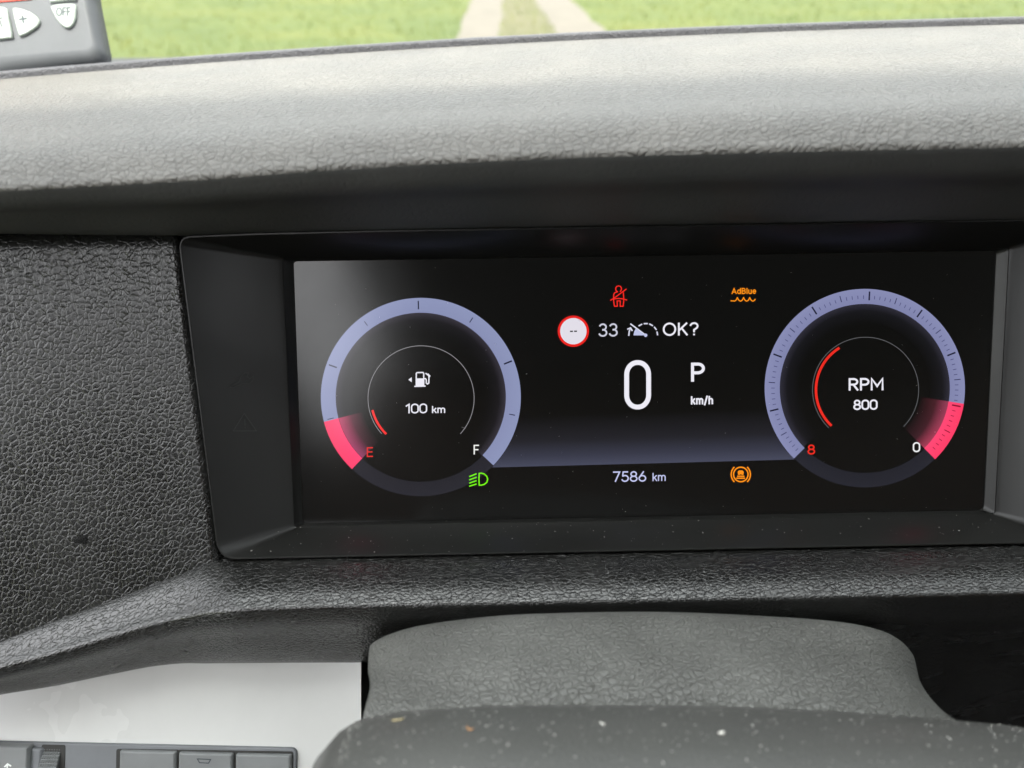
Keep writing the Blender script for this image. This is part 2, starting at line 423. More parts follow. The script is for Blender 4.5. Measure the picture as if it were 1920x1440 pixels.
# bead along the back edge
rim_rows = [[UY(p, backf(p)+16, .1672) - up*.001 for p in PXS], [UY(p, backf(p)+10.5, .1672) for p in PXS], [UY(p, backf(p)+2.5, .1674) for p in PXS],
            [UY(p, backf(p)+.4, .1682) for p in PXS], [UY(p, backf(p), .1695) for p in PXS], [UY(p, backf(p), .1695) + Vector((0, .006, -.0012)) for p in PXS], [UY(p, backf(p), .1695) + Vector((0, .0075, -.006)) for p in PXS]]
grid_mesh('edge_bead', loft(rim_rows, [1, 3, 3, 3, 3, 2]), M['rim'], dash, label='thin raised grey bead along the rear edge')
ledge_rows = [[UY(p, backf(p)+8, .170) - up*.004 for p in PXS], [UY(p, backf(p)+8, .176) - up*.004 for p in PXS], [Vector((UY(p, 60, .5).x*1.0, .51, -.005)) for p in PXS]]
grid_mesh('rear_ledge', loft(ledge_rows, [1, 6]), M['rim'], dash)

# side panel to the left of the cluster
def xb(y): return 334 + (y-446)/603*76
ycf = pchip([(-1100, 1840), (-520, 1500), (-200, 1310), (0, 1206), (200, 1130), (330, 1081), (405, 1053), (440, 1049)])
def s1_right(px): return 1021 - (px-1920)*.019
g = []
T = list(np.linspace(0, 1, 60))
for t in T:
    line = []
    for u in list(np.linspace(0, 1, 90)) + [1.003, 1.02]:
        ye = lerp(424, 1050, t); xr = xb(ye)
        px = -1000 + (xr + 1000)*u if u <= 1 else xr + (2 if u < 1.01 else 20)
        py = lerp(424, ycf(min(px, 405)), t)
        n = .0192 + .010*(max(0, (300-px)/820))**1.6
        if u > 1: n = .0160
        # soft rolls at its top and bottom
        n -= .006*max(0, 1-t/.05)**2
        line.append(US(px, py, n))
    g.append(line)
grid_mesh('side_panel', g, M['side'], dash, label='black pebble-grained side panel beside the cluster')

# its counterpart to the right of the cluster
g = []
for t in T:
    ye = lerp(398, 1012, t); xr = 2082 - (ye-408)/610*75; line = []
    for px in [xr-20, xr-2] + list(np.linspace(xr, 3200, 60)):
        n = .0160 if px < xr else .0192 + .010*(max(0, (px-2200)/820))**1.6
        line.append(US(px, lerp(390, s1_right(px), t), n - .006*max(0, 1-t/.05)**2))
    g.append(line)
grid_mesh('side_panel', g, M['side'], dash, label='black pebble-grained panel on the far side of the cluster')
# small dark scuff on the side panel
sx, sy = 152, 1012
pts = [(sx + r*math.cos(a), sy + .75*r*math.sin(a)) for a, r in zip(np.linspace(0, 6.28, 15)[:-1], (13, 10, 14, 11, 9, 13, 16, 12, 8, 11, 9, 12, 15, 11))]
nS = .0192 + .010*((300-sx)/820)**1.6
V = [US(sx, sy, nS + .00045)] + [US(x, y, nS + .0001) for x, y in pts]
mesh_obj('scuff', V, [(0, 1+i, 1+(i+1) % 14) for i in range(14)], M['scuff'], dash, label='small dark scuff on the side panel')
# shelf under the cluster, its ridge and the face below it
s1 = pchip([(-1100, 1836), (-520, 1496), (-200, 1308), (0, 1204), (200, 1129), (330, 1080), (405, 1053), (450, 1050), (760, 1043.5), (1520, 1028.5), (1920, 1021), (2440, 1011)])
s2 = pchip([(-1100, 1890), (-520, 1530), (-200, 1330), (0, 1238), (100, 1212), (200, 1182), (300, 1154), (400, 1135), (500, 1128), (640, 1124), (1000, 1117), (1280, 1112), (1920, 1098), (2440, 1087)])
s5 = pchip([(-520, 1420), (-200, 1335), (0, 1300), (100, 1284), (200, 1264), (300, 1246), (370, 1240), (690, 1238), (1000, 1262), (1920, 1250), (2440, 1240)])
rbs = []
R0, R1, R2, R2b, R3, R4, R5, R6 = [], [], [], [], [], [], [], []
for p in PXS:
    n1 = .0192 + .010*(max(0, (300-p)/820))**1.6
    y1, y2 = s1(p), s2(p); y5 = max(s5(p), y2 + 30)
    a = US(p, y1, n1); R1.append(a); R0.append(US(p, y1-14, n1-.004) if p > 402 else US(p, y1-5, n1-.003))
    tilt = math.radians(lerp(24, 0, max(0, min(1, (p-330)/110))))        # the far left of the shelf leans to the driver
    bz = UPL(p, y2-3, a, Vector((0, -math.sin(tilt), math.cos(tilt)))); R2.append(bz)
    RN = Vector((0, -math.sin(math.radians(26)), math.cos(math.radians(26))))
    rb = UPL(p, y2+15, bz, RN); rbs.append(rb)
    k = (y5-y2)/110.0
    R2b.append(rb); R3.append(UY(p, y2+25, rb.y - .0001)); bz = rb
    deep = max(0, min(1, (p-1500)/300))
    R4.append(UY(p, lerp(y2+25, y5, .5), bz.y + .004 + .01*deep)); R5.append(UY(p, y5, bz.y + .010 + .03*deep)); R6.append(UY(p, y5+130, bz.y + .022 + .05*deep) if p > 692 else UY(p, y5-6, bz.y + .03))
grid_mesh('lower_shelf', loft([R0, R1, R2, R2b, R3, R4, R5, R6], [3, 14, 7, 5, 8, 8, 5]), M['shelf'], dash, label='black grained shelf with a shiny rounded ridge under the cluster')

# dark bodies added behind the dashboard skins so no light leaks through
box('inner_body', (-.49, .075, -.78), (1.33, .50, .045), M['gap'], dash)
box('lower_body', (-.49, -.02, -.78), (-.12, .07, -.14), M['gap'], dash)
box('column_recess', (-.06, .035, -.60), (.40, .07, -.02), M['gap'], dash)  # solid block; the shade of the hollow is its dark colour

# white lacquer trim panel
WO = UY(0, 1310, -.046); WP2 = UY(680, 1244, -.046); WP3 = UY(300, 1440, -.063)
WN = (WP2-WO).cross(WP3-WO).normalized()
if WN.y > 0: WN = -WN
g = []
for t in np.linspace(0, 1, 24):
    line = []
    for u in np.linspace(0, 1, 60):
        px = lerp(-640, 677, u); py = lerp(max(s5(px), s2(px)+34)-26, 1900, t); 
        bow = .0012*math.sin(math.pi*min(1, max(0, (py-1240)/240)))*0
        line.append(UPL(px, py, WO, WN))
    g.append(line)
grid_mesh('trim_panel', g, M['white'], dash, label='glossy white lacquer trim panel above the switches')
skirt = [[r[-1] + Vector((.0002, 0, 0)) - WN*.0004 for r in g], [r[-1] - WN*.012 + Vector((.0006, 0, 0)) for r in g]]
grid_mesh('panel_edge', skirt, M['gap'], dash)  # black strip over the white fold, shade of the gap as colour
# small round ejector mark in the lacquer
V = []; ce = (233, 1367)
ring = [[UPL(ce[0]+r*math.cos(q), ce[1]+r*.95*math.sin(q), WO+WN*h, WN) for q in np.linspace(0, 2*math.pi, 33)] for r, h in ((16.5, .00002), (14, .00006), (9, .00006), (0.1, .00005))]
grid_mesh('round_mark', ring, M['white'], dash)

# ------------------------------------------------------------------ switch bank
sb = thing('switch_bank', 'grey switch bank with three buttons and a knurled wheel set in the white panel', 'switch panel', tuple(UPL(280, 1500, WO, WN)))
prism('frame', round_poly([(-170, 1386.5), (0, 1390.5), (556, 1403), (553, 1640), (-170, 1640)], [3, 3, 12, 3, 3]), WO, WN, -.004, .0012, 3, M['switch'], sb, .0007)
prism('recess', round_poly([(218, 1404), (550, 1409), (547, 1620), (214, 1620)], 5), WO, WN, .0005, .00135, .3, M['gap'], sb, .0001)  # raised black slab; shade between the buttons is put into its colour
for i, (x0, x1, yt0, yt1) in enumerate(((223, 329, 1407.5, 1410), (334, 435.5, 1411, 1413.5), (441, 545.5, 1414, 1416))):
    bt = prism('button', round_poly([(x0, yt0), (x1, yt1), (x1-3, 1610), (x0-4, 1610)], 4), WO, WN, .0008, .0028, 4, M['button'], sb, .0012)
    if i == 1: mid_button = bt

def stroke_mesh(lines, w, place, z=0.0):
    """polylines (px) -> flat ribbons; place(px,py,lift) -> Vector"""
    V, Fc = [], []; lift = 0
    for pts in lines:
        closed = pts[0] == pts[-1] and len(pts) > 2
        P = [Vector(p) for i_, p in enumerate(pts) if i_ == 0 or (Vector(p)-Vector(pts[i_-1])).length > .05]
        if closed: P = P[:-1]
        n = len(P); base = len(V)
        for i in range(n):
            a = P[i]-P[i-1] if (i or closed) else P[1]-P[0]
            b = P[(i+1) % n]-P[i] if (i < n-1 or closed) else P[i]-P[i-1]
            a = a.normalized(); b = b.normalized(); na = Vector((-a.y, a.x)); nb = Vector((-b.y, b.x))
            m = na+nb; m = m/max(m.dot(m)/2, .35)
            e = Vector((0, 0))
            if not closed and i == 0: e = -a*w*.35
            if not closed and i == n-1: e = b*w*.35
            V += [place(*(P[i]+e+m*w/2), z+lift), place(*(P[i]+e-m*w/2), z+lift)]
        for i in range(n if closed else n-1):
            k = (i+1) % n; Fc.append((base+2*i, base+2*i+1, base+2*k+1, base+2*k))
        lift += .000004
    return V, Fc
def wplace(off): return lambda x, y, l: UPL(x, y, WO+WN*(off+l), WN)
V, Fc = stroke_mesh([[(370, 1423), (395, 1424), (391, 1431), (374, 1430), (370, 1423)]], 1.8, wplace(.00285))
mesh_obj('button_symbol', V, Fc, M['dark_mark'], mid_button, smooth=False)
# selector block with its arrow, and the knurled wheel
prism('selector', round_poly([(-60, 1396), (54, 1399), (47, 1600), (-66, 1600)], 5), WO, WN, .0008, .004, 5, M['button'], sb, .0025)
prism('selector_cheek', round_poly([(56, 1402), (80, 1403), (66, 1600), (49, 1600)], 6), WO, WN, .0008, .0024, 6, M['switch'], sb, .0012)
V, Fc = stroke_mesh([[(9, 1437.5), (14, 1432.5), (20, 1436)], [(14, 1433), (13, 1446)]], 3, wplace(.0041))
mesh_obj('arrow_symbol', V, Fc, M['mark'], sb, smooth=False)
# knurled wheel
prism('wheel_slot', round_poly([(78, 1396), (122, 1397), (116, 1640), (58, 1640)], 4), WO, WN, .0005, .0014, .3, M['gap'], sb, .0001)  # raised black slab; shade around the wheel is put into its colour
wx = (WP2-WO); wx = (wx - WN*wx.dot(WN)).normalized(); wdn = (UPL(90, 1600, WO, WN)-UPL(108, 1400, WO, WN)).normalized()
wu = wx; p0, p1 = UPL(87, 1399, WO, WN), UPL(119, 1399.5, WO, WN)
q0, q1 = UPL(64, 1600, WO, WN), UPL(100, 1600, WO, WN)
rad = .0125; nac, nar = 7, 30; V = []; Fc = []
span = (q0-p0).length
def wheel_pt(u, t, r=0):
    a = p0.lerp(p1, u).lerp(q0.lerp(q1, u), t)
    h = .0008 + .0042*math.sin(math.pi*min(1, max(0, t))) + r
    return a + WN*h
for i in range(nac):
    for j in range(nar):
        k = len(V); u0, u1, t0, t1 = i/nac, (i+1)/nac, j/nar, (j+1)/nar
        V += [wheel_pt(u0, t0), wheel_pt(u1, t0), wheel_pt(u1, t1), wheel_pt(u0, t1), wheel_pt((u0+u1)/2, (t0+t1)/2, .00055)]
        Fc += [(k, k+1, k+4), (k+1, k+2, k+4), (k+2, k+3, k+4), (k+3, k, k+4)]
for t in np.linspace(0, 1, nar+1)[:-1]:
    t2 = t + 1/nar
    for u in (0.0, 1.0):
        k = len(V); V += [wheel_pt(u, t), wheel_pt(u, t2), wheel_pt(u, t2) - WN*.006, wheel_pt(u, t) - WN*.006]; Fc.append((k, k+1, k+2, k+3))
wh = mesh_obj('knurled_wheel', V, Fc, M['button'], sb, smooth=False, label='dimmer wheel with pyramid knurling'); fix_normals(wh)

# ------------------------------------------------------------------ instrument cluster
cl = thing('instrument_cluster', 'wide digital instrument cluster lit with two round gauges in a black bezel', 'instrument cluster', tuple(US(1206, 980, .0)))
outer = round_poly([(333, 443), (480, 437), (720, 431.5), (1520, 417.5), (1920, 411), (2080, 408), (2006, 1018), (1920, 1019.5), (1520, 1027.5), (760, 1042.5), (409, 1050)], [26, 5, 5, 5, 5, 26, 30, 5, 5, 5, 36], 6)
inner = round_poly([(529, 484), (600, 483), (720, 481), (1520, 470), (1860, 464), (1893, 463), (1866, 965), (1830, 966), (1520, 972), (760, 984.5), (552, 990)], [8, 4, 4, 4, 4, 8, 8, 4, 4, 4, 10], 6)
scr = round_poly([(549.5, 490), (600, 489.2), (720, 487.4), (1520, 475.3), (1840, 470.4), (1868.5, 470), (1845, 957), (1800, 958), (1520, 963.4), (760, 978.2), (567, 982)], [7, 2, 2, 2, 2, 10, 12, 2, 2, 2, 8], 6)
def ring(poly, n): return [US(x, y, n) for x, y in poly]
def pl_scale(poly, d): return inset(poly, d)
rows = [
    [v - E3*.02 for v in ring(outer, .0202)],
    [v - E3*.0008 for v in ring(outer, .0202)],
    ring(inset(outer, .8), .0206), ring(inset(outer, 3), .0206), ring(inset(outer, 5), .0203),
    ring([tuple(Vector(a).lerp(Vector(b), .94)) for a, b in zip(inset(outer, 5), inner)], .0042),
    ring(inner, .0034), ring(inset(inner, 1.5), .0029),
    ring([tuple(Vector(a).lerp(Vector(b), .8)) for a, b in zip(inner, scr)], .0010),
    ring(scr, .0004), [v - E3*.003 for v in ring(scr, .0004)]]
V = [v for r in rows for v in r]; N_ = len(outer); Fc = []
for i in range(len(rows)-1):
    for j in range(N_):
        k = (j+1) % N_; Fc.append((i*N_+j, i*N_+k, (i+1)*N_+k, (i+1)*N_+j))
bz = mesh_obj('bezel', V, Fc, M['bezel'], cl, label='satin black plastic surround sloping in to the screen'); fix_normals(bz)
es = bz.modifiers.new('split', 'EDGE_SPLIT'); es.split_angle = math.radians(28)
# unlit symbols on the left wall of the bezel: spanner and warning triangle
WALL_O = US(455, 740, .0097); wa = US(380, 740, .0166); wb = US(520, 740, .0048)
def wallp(x, y, l):
    xo = 345 + (y-446)/603*78; xi = 531 + (y-485)/505*23
    t = (x-xo)/(xi-xo); return US(x, y, .0203 + (.0038-.0203)*t + .0011 + l)
V, Fc = stroke_mesh([[(431, 726), (449, 715), (452, 706), (459, 699), (466, 699), (463, 706), (468, 710), (475, 706), (474, 714), (466, 720), (455, 719), (437, 727), (431, 726)]], 1.0, wallp)
mesh_obj('spanner_symbol', V, Fc, M['faint_mark'], bz, smooth=False, label='faint unlit spanner outline')
V, Fc = stroke_mesh([[(458, 775), (481, 808), (437.5, 808), (458, 775)], [(459, 786), (459.5, 798)], [(459.7, 801), (459.8, 803)]], 1.0, wallp)
mesh_obj('triangle_symbol', V, Fc, M['faint_mark'], bz, smooth=False, label='faint unlit warning triangle outline')

def srgb(r, g, b): return tuple(((c/255)/12.92 if c/255 <= .04045 else ((c/255+.055)/1.055)**2.4) for c in (r, g, b))
# the screen: pane with a rounded outline
V = ring(scr, 0); pane = V + [v - E3*.004 for v in V]
Fc = [tuple(range(N_))] + [(i, (i+1) % N_, N_+(i+1) % N_, N_+i) for i in range(N_)]
disp = mesh_obj('display', pane, Fc, M['display'], cl, smooth=False, emit=[srgb(12, 12, 11)]*len(pane), label='black glossy screen')
fix_normals(disp)
LAY = [.00008]
def sp(x, y, l): return US(x, y, l)
def graphic(name, V, Fc, col, label=None):
    e = col if isinstance(col, list) else [col]*len(V)
    return mesh_obj(name, V, Fc, M['display'], disp, smooth=False, emit=e, label=label)
def lines(name, ls, w, col, label=None, z=.00016):
    V, Fc = stroke_mesh(ls, w, sp, z); return graphic(name, V, Fc, col, label)
def arc_pts(cx, cy, r, a0, a1, n, kx=1.0, ky=.992):
    return [(cx + kx*r*math.cos(math.radians(lerp(a0, a1, i/n))), cy - ky*r*math.sin(math.radians(lerp(a0, a1, i/n)))) for i in range(n+1)]
def band(name, cx, cy, rads, a0, a1, n, cols, label=None, z=.00008):
    """concentric ring sector; one colour (or a function of angle fraction) for each radius"""
    V, Fc, E = [], [], []
    for i in range(n+1):
        a = math.radians(lerp(a0, a1, i/n))
        for r, c in zip(rads, cols):
            V.append(US(cx + r*math.cos(a), cy - .992*r*math.sin(a), z)); E.append(c(i/n) if callable(c) else c)
    m = len(rads)
    for i in range(n):
        for j in range(m-1): Fc.append((i*m+j, i*m+j+1, (i+1)*m+j+1, (i+1)*m+j))
    return graphic(name, V, Fc, E, label)

BLUE, BLUE2 = srgb(136, 143, 180), srgb(128, 132, 172)
PINK = srgb(255, 66, 110); BLK = srgb(12, 12, 11)
def ticks(name, cx, cy, specs, col):
    V, Fc = [], []
    for a, r0, r1, w in specs:
        a = math.radians(a); d = Vector((math.cos(a), -math.sin(a)*.992)); n = Vector((-d.y, d.x)); c = Vector((cx, cy)); k = len(V)
        for p in (c+d*r0+n*w/2, c+d*r0-n*w/2, c+d*r1-n*w/2, c+d*r1+n*w/2): V.append(US(p.x, p.y, .00014))
        Fc.append((k, k+1, k+2, k+3))
    if len(specs) > 1 and 'small' not in name:
        for i in range(len(specs)): graphic(name[:-1], V[4*i:4*i+4], [(0, 1, 2, 3)], col)
        return
    o = graphic(name, V, Fc, col); o['kind'] = 'stuff'; return o
# --- left gauge (fuel)
LX, LY = 789, 744.5
band('gauge_base_arc', LX, LY, (160, 187.5), 226, 316.5, 40, (srgb(36, 36, 43), srgb(40, 40, 48)), 'dim unlit bottom of the fuel ring')
band('gauge_glow', LX, LY, (122, 146, 159.5), -44, 195, 90, (BLK, srgb(24, 23, 26), srgb(54, 51, 60)))
band('gauge_arc', LX, LY, (159.5, 187.5), -43.5, 194.5, 110, (BLUE, srgb(141, 149, 186)), 'pale blue fuel gauge ring', .0001)
band('warning_arc', LX, LY, (159.5, 187.5), 194.5, 226.5, 26, (srgb(255, 70, 120), PINK), 'bright pink low-fuel sector', .0001)
band('warning_glow', LX, LY, (112, 135, 159), 194.5, 226.5, 26, (BLK, lambda t: srgb(96-45*t, 38-8*t, 55-18*t), lambda t: srgb(190-40*t, 66, 105)), None, .00009)
ticks('gauge_ticks', LX, LY, [(91.5, 166, 182, 2.4), (160.5, 167, 183, 2.4), (21.8, 168, 184, 3.0)], srgb(34, 38, 60))
ticks('gauge_small_ticks', LX, LY, [(126.5, 168, 178, 1.5), (193.6, 168, 180, 1.5), (57, 168, 179, 1.8), (-11, 169, 180, 1.8)], srgb(48, 52, 80))
lines('inner_circle', [arc_pts(789.5, 747, 99.5, -42, 222, 90)], 1.3, srgb(140, 138, 142))
lines('inner_circle_tick', [[(866, 801), (873, 803)]], 1.1, srgb(110, 110, 112))
lines('fuel_level_arc', [arc_pts(789.5, 747, 93.8, 194.5, 225, 24)], 4.2, srgb(245, 48, 48), 'short red arc for an almost empty tank', .0002)

# --- stroke lettering
def A_(cx, cy, rx, ry, a0, a1, n=14): return [(cx+rx*math.cos(math.radians(lerp(a0, a1, i/n))), cy+ry*math.sin(math.radians(lerp(a0, a1, i/n)))) for i in range(n+1)]
def closed(p): p = list(p); p[-1] = p[0]; return p
G = {
 '0': (.60, [closed(A_(.30, .70, .30, .30, 0, 180, 12) + A_(.30, .30, .30, .30, 180, 360, 12) + [(.60, .70)])]),
 '1': (.34, [[(.02, .80), (.28, 1), (.28, 0)]]),
 '3': (.58, [A_(.28, .755, .25, .245, 155, -90, 14), A_(.28, .265, .29, .265, 90, -158, 16)]),
 '5': (.58, [[(.52, 1), (.12, 1), (.07, .52)] + A_(.28, .31, .29, .31, 138, -155, 16)]),
 '6': (.60, [closed(A_(.30, .29, .29, .29, 0, 360, 22)), [(.04, .40), (.40, 1)]]),
 '7': (.56, [[(0, 1), (.55, 1), (.17, 0)]]),
 '8': (.58, [closed(A_(.29, .76, .24, .24, 0, 360, 20)), closed(A_(.29, .265, .29, .265, 0, 360, 22))]),
 'k': (.46, [[(.03, 0), (.03, 1.0)], [(.42, .70), (.05, .30)], [(.18, .43), (.45, 0)]]),
 'm': (.86, [[(.03, 0), (.03, .72)], A_(.22, .49, .19, .21, 180, 0, 10) + [(.41, 0)], A_(.61, .49, .20, .21, 180, 0, 10) + [(.81, 0)]]),
 'h': (.48, [[(.03, 0), (.03, 1)], A_(.24, .49, .21, .21, 180, 0, 10) + [(.45, 0)]]),
 '/': (.36, [[(0, -.14), (.34, 1.04)]]),
 'E': (.50, [[(.48, 1), (.03, 1), (.03, 0), (.48, 0)], [(.03, .52), (.44, .52)]]),
 'F': (.48, [[(.48, 1), (.03, 1), (.03, 0)], [(.03, .50), (.42, .50)]]),
 'P': (.56, [[(.03, 0), (.03, 1), (.28, 1)] + A_(.28, .735, .26, .265, 90, -90, 12) + [(.10, .47)]]),
 'R': (.60, [[(.03, 0), (.03, 1), (.30, 1)] + A_(.30, .745, .25, .255, 90, -90, 12) + [(.08, .49)], [(.28, .49), (.57, 0)]]),
 'M': (.82, [[(.03, 0), (.03, 1), (.40, .32), (.77, 1), (.77, 0)]]),
 'O': (.80, [closed(A_(.40, .5, .39, .5, 0, 360, 32))]),
 'K': (.60, [[(.03, 0), (.03, 1)], [(.55, 1), (.05, .40)], [(.21, .58), (.58, 0)]]),
 '?': (.52, [A_(.25, .745, .24, .255, 165, -50, 12) + [(.25, .42), (.25, .26)], [(.25, .03), (.25, 0)]]),
 'A': (.70, [[(.0, 0), (.33, 1), (.66, 0)], [(.12, .30), (.54, .30)]]),
 'd': (.52, [closed(A_(.24, .36, .22, .36, 0, 360, 18)), [(.48, 0), (.48, 1.02)]]),
 'B': (.60, [[(.28, 1), (.05, 1), (.05, 0), (.30, 0)] + A_(.30, .265, .24, .265, -90, 90, 10) + [(.05, .53)], [(.28, .53)] + A_(.28, .765, .22, .235, -90, 90, 10)]),
 'l': (.12, [[(.05, 0), (.05, 1.02)]]),
 'u': (.50, [[(.04, .72), (.04, .28)] + A_(.24, .26, .20, .26, 180, 360, 10) + [(.44, .72)], [(.44, .4), (.44, 0)]]),
 'e': (.52, [[(.04, .38), (.46, .38)] + A_(.25, .37, .21, .35, 5, 318, 18)]),
 'T': (.60, [[(.0, 1), (.58, 1)], [(.29, 1), (.29, 0)]]),
 '+': (.60, [[(.0, .5), (.6, .5)], [(.3, .2), (.3, .8)]]),
 ' ': (.22, []),
}
def text_lines(s, x0, x1, yt, yb, slope=.016, gap=.17):
    adv = []; x = 0
    for i, ch in enumerate(s):
        adv.append(x); x += G[ch][0] + (gap if i < len(s)-1 else 0)
    k = (x1-x0)/x; H = yb-yt; out = []
    for ch, a in zip(s, adv):
        for pl in G[ch][1]:
            out.append([(x0 + (a+px)*k, yb - py*H - slope*(a+px)*k) for px, py in pl])
    return out
def text(name, s, x0, x1, yt, yb, w, col, label=None, gap=.17, slope=.016):
    h = w/2
    return lines(name, text_lines(s, x0+h, x1-h, yt+h, yb-h, slope, gap), w, col, label, .0002)
WHT = srgb(238, 236, 246); LAV = srgb(196, 199, 236); RED = srgb(240, 40, 36)
AMB = srgb(255, 146, 22); GRN = srgb(120, 240, 20)
text('range_figure', '100', 760, 801, 757, 775.5, 2.5, WHT, 'white figure 100')
text('range_unit', 'km', 809.5, 835.5, 761, 775, 2.2, WHT, 'white letters km')
text('empty_letter', 'E', 687, 700, 838.5, 857, 2.3, srgb(225, 45, 42), 'red letter E')
text('full_letter', 'F', 887.5, 898.5, 834, 852.5, 2.3, srgb(245, 243, 240), 'white letter F')
# fuel pump symbol
pump = [[(780.5, 724), (780.5, 700), (782, 698.6), (793, 698.4), (794.5, 700), (794.5, 724)],
        [(777.5, 724.5), (797.3, 724)],
        [(794.5, 710), (798, 710), (799.2, 712), (799.4, 718.5), (801.5, 720), (804, 718.3), (804.3, 706), (803, 703.5), (798.5, 700.2)]]
V, Fc = stroke_mesh(pump, 2.3, sp, .0002); k = len(V)
V += [US(x, y, .00022) for x, y in ((780.5, 709.5), (794.5, 709.3), (794.5, 724), (780.5, 724.2), (765.5, 712), (772, 707.2), (772, 716.6))]
Fc += [(k, k+1, k+2, k+3), (k+4, k+5, k+6)]
V2, F2 = stroke_mesh([[(802.5, 702), (805.5, 705.5)]], 3.4, sp, .00021); kk = len(V); V += V2; Fc += [tuple(i+kk for i in f) for f in F2]
graphic('fuel_pump_symbol', V, Fc, WHT, 'white fuel pump symbol with a pointer')
# low beam symbol
lines('low_beam_symbol', [[(880.5, 893.5), (893, 888.5)], [(880.5, 899.6), (893, 895)], [(880.5, 905.8), (893, 901.4)], [(880.5, 911.5), (893, 907.6)],
      closed([(898.5, 887.6), (902.5, 887.2), (908, 888.8), (912.6, 893), (914.4, 898.5), (912.8, 904.4), (908, 908.2), (902.5, 909.6), (898.5, 909.6), (898, 898), (898.5, 887.6)])], 2.4, GRN, 'green dipped-headlight symbol')

# --- middle of the screen
V, Fc, E_ = [], [], []
for i in range(41):
    t = i/40; yb = lerp(876.5, 861.5, t)
    for hgt, c in ((0, srgb(70, 73, 92)), (20, srgb(54, 56, 71)), (48, srgb(33, 33, 39)), (95, srgb(12, 12, 11))):
        # the band runs between the two rings
        y = yb-hgt
        dl = max(188.5**2 - ((y-LY)/.992)**2, 0)**.5; dr = max(188.5**2 - ((y-728)/.992)**2, 0)**.5
        x = lerp(LX + dl, 1621.5 - dr, t)
        V.append(US(x, y, .00006)); E_.append(c)
for i in range(40):
    for j in range(3): Fc.append((i*4+j, i*4+j+1, (i+1)*4+j+1, (i+1)*4+j))
graphic('horizon_band', V, Fc, E_, 'blue-grey band fading upward')
text('odometer_figure', '7586', 1149, 1212, 884, 904, 2.5, LAV, 'lavender figure 7586', .19)
text('odometer_unit', 'km', 1223, 1249, 886.5, 902.5, 2.1, LAV)
# speed
z = [(1175, 1215.6)]
def stadium(x0, x1, y0, y1, r, sl):
    pts = []
    for cx, cy, a in ((x1-r, y0+r*1.15, 0), (x0+r, y0+r*1.15, 90), (x0+r, y1-r*1.15, 180), (x1-r, y1-r*1.15, 270)):
        for i in range(11):
            q = math.radians(a + 9*i); X = cx+r*math.cos(q); pts.append((X, cy-r*1.15*math.sin(q) - sl*(X-x0)))
    return pts + [pts[0]]
lines('speed_figure', [stadium(1175, 1216.2, 680, 763.4, 19.5, .01)], 9.0, WHT, 'large white figure 0')
text('gear_letter', 'P', 1294.5, 1322.5, 680, 716.5, 5.6, WHT, 'white letter P')
text('speed_unit', 'km/h', 1295, 1337.5, 742.5, 759, 3.0, WHT, 'white letters km/h', .24)
# speed limit line
V = [US(1075, 621, .00018)] + [US(1075+26*math.cos(q), 621-26*math.sin(q), .00018) for q in np.linspace(0, 2*math.pi, 49)[:-1]]
graphic('limit_disc', V, [(0, 1+i, 1+(i+1) % 48) for i in range(48)], srgb(226, 222, 232), 'white disc of the speed-limit sign')
lines('limit_ring', [closed(arc_pts(1075, 621, 27, 0, 360, 64, 1, 1))], 4.6, srgb(232, 34, 30), 'red ring of the speed-limit sign', .00022)
lines('limit_dashes', [[(1069.8, 621.3), (1073.4, 621.2)], [(1077.4, 621.1), (1081, 621)]], 2.6, srgb(40, 40, 44), None, .00024)
text('limit_figure', '33', 1122, 1158.5, 606.5, 631.5, 3.0, srgb(205, 205, 220), 'pale figure 33', .22)
def Q(x, y): return (1130 + x/11.075, 520 + y/11.077)
lines('speed_symbol_lines', [[Q(543, 1205), Q(552, 1120), Q(578, 1055)], [Q(520, 1075), Q(580, 1050), Q(612, 1105)], [Q(583, 970), Q(690, 1050), Q(890, 1200)],
      [Q(755, 1005), Q(812, 975)], [Q(862, 962), Q(928, 960)], [Q(975, 970), Q(1035, 1002)], [Q(1075, 1035), Q(1112, 1085)], [Q(1130, 1135), Q(1140, 1195)]], 2.5, srgb(215, 215, 232), 'dial symbol with dashed arc')
ww = [Q(690, 1060), Q(655, 1130), Q(640, 1205), Q(890, 1205)]
V = [US(x, y, .00017) for x, y in ww] + [US(Q(893, 0)[0]+3.2*math.cos(q), Q(0, 1203)[1]-3.2*math.sin(q), .00019) for q in np.linspace(0, 2*math.pi, 17)[:-1]]
graphic('speed_symbol_wedge', V, [(0, 1, 2, 3), tuple(range(4, 20))], srgb(190, 195, 228))
text('prompt_text', 'OK?', 1242.5, 1310.5, 605, 630, 3.3, WHT, 'white prompt OK?', .20)
# seat belt symbol
lines('seat_belt_symbol', [A_(0, 0, 1, 1, 0, 0, 1)[:0] or [Q(298, 295), Q(272, 265), Q(272, 215), Q(300, 185), Q(335, 178), Q(370, 190), Q(390, 220), Q(388, 262), Q(365, 295)],
      [Q(310, 300), Q(250, 320), Q(232, 350), Q(225, 450), Q(232, 520), Q(245, 600), Q(305, 600), Q(300, 490), Q(365, 490), Q(365, 600), Q(425, 600), Q(437, 500), Q(437, 440), Q(430, 320)],
      [Q(165, 475), Q(240, 430), Q(490, 245)], [Q(232, 450), Q(330, 438), Q(430, 448), Q(500, 472)]], 1.9, srgb(255, 44, 36), 'red seat-belt symbol')
text('additive_text', 'AdBlue', 1371.5, 1418.5, 540, 551.5, 1.9, AMB, 'amber lettering over a wave symbol', .16, .005)
wv = []
for i in range(4):
    x0 = 1371 + i*11.6; wv.append([(x0 + 11.6*t, 564.5 - 6.6*abs(2*t-1)**2.2 + 0*t) for t in np.linspace(0, 1, 9)])
wv[0] = [(1370.5, 564)] + wv[0][3:]; wv[3] = wv[3][:-1]
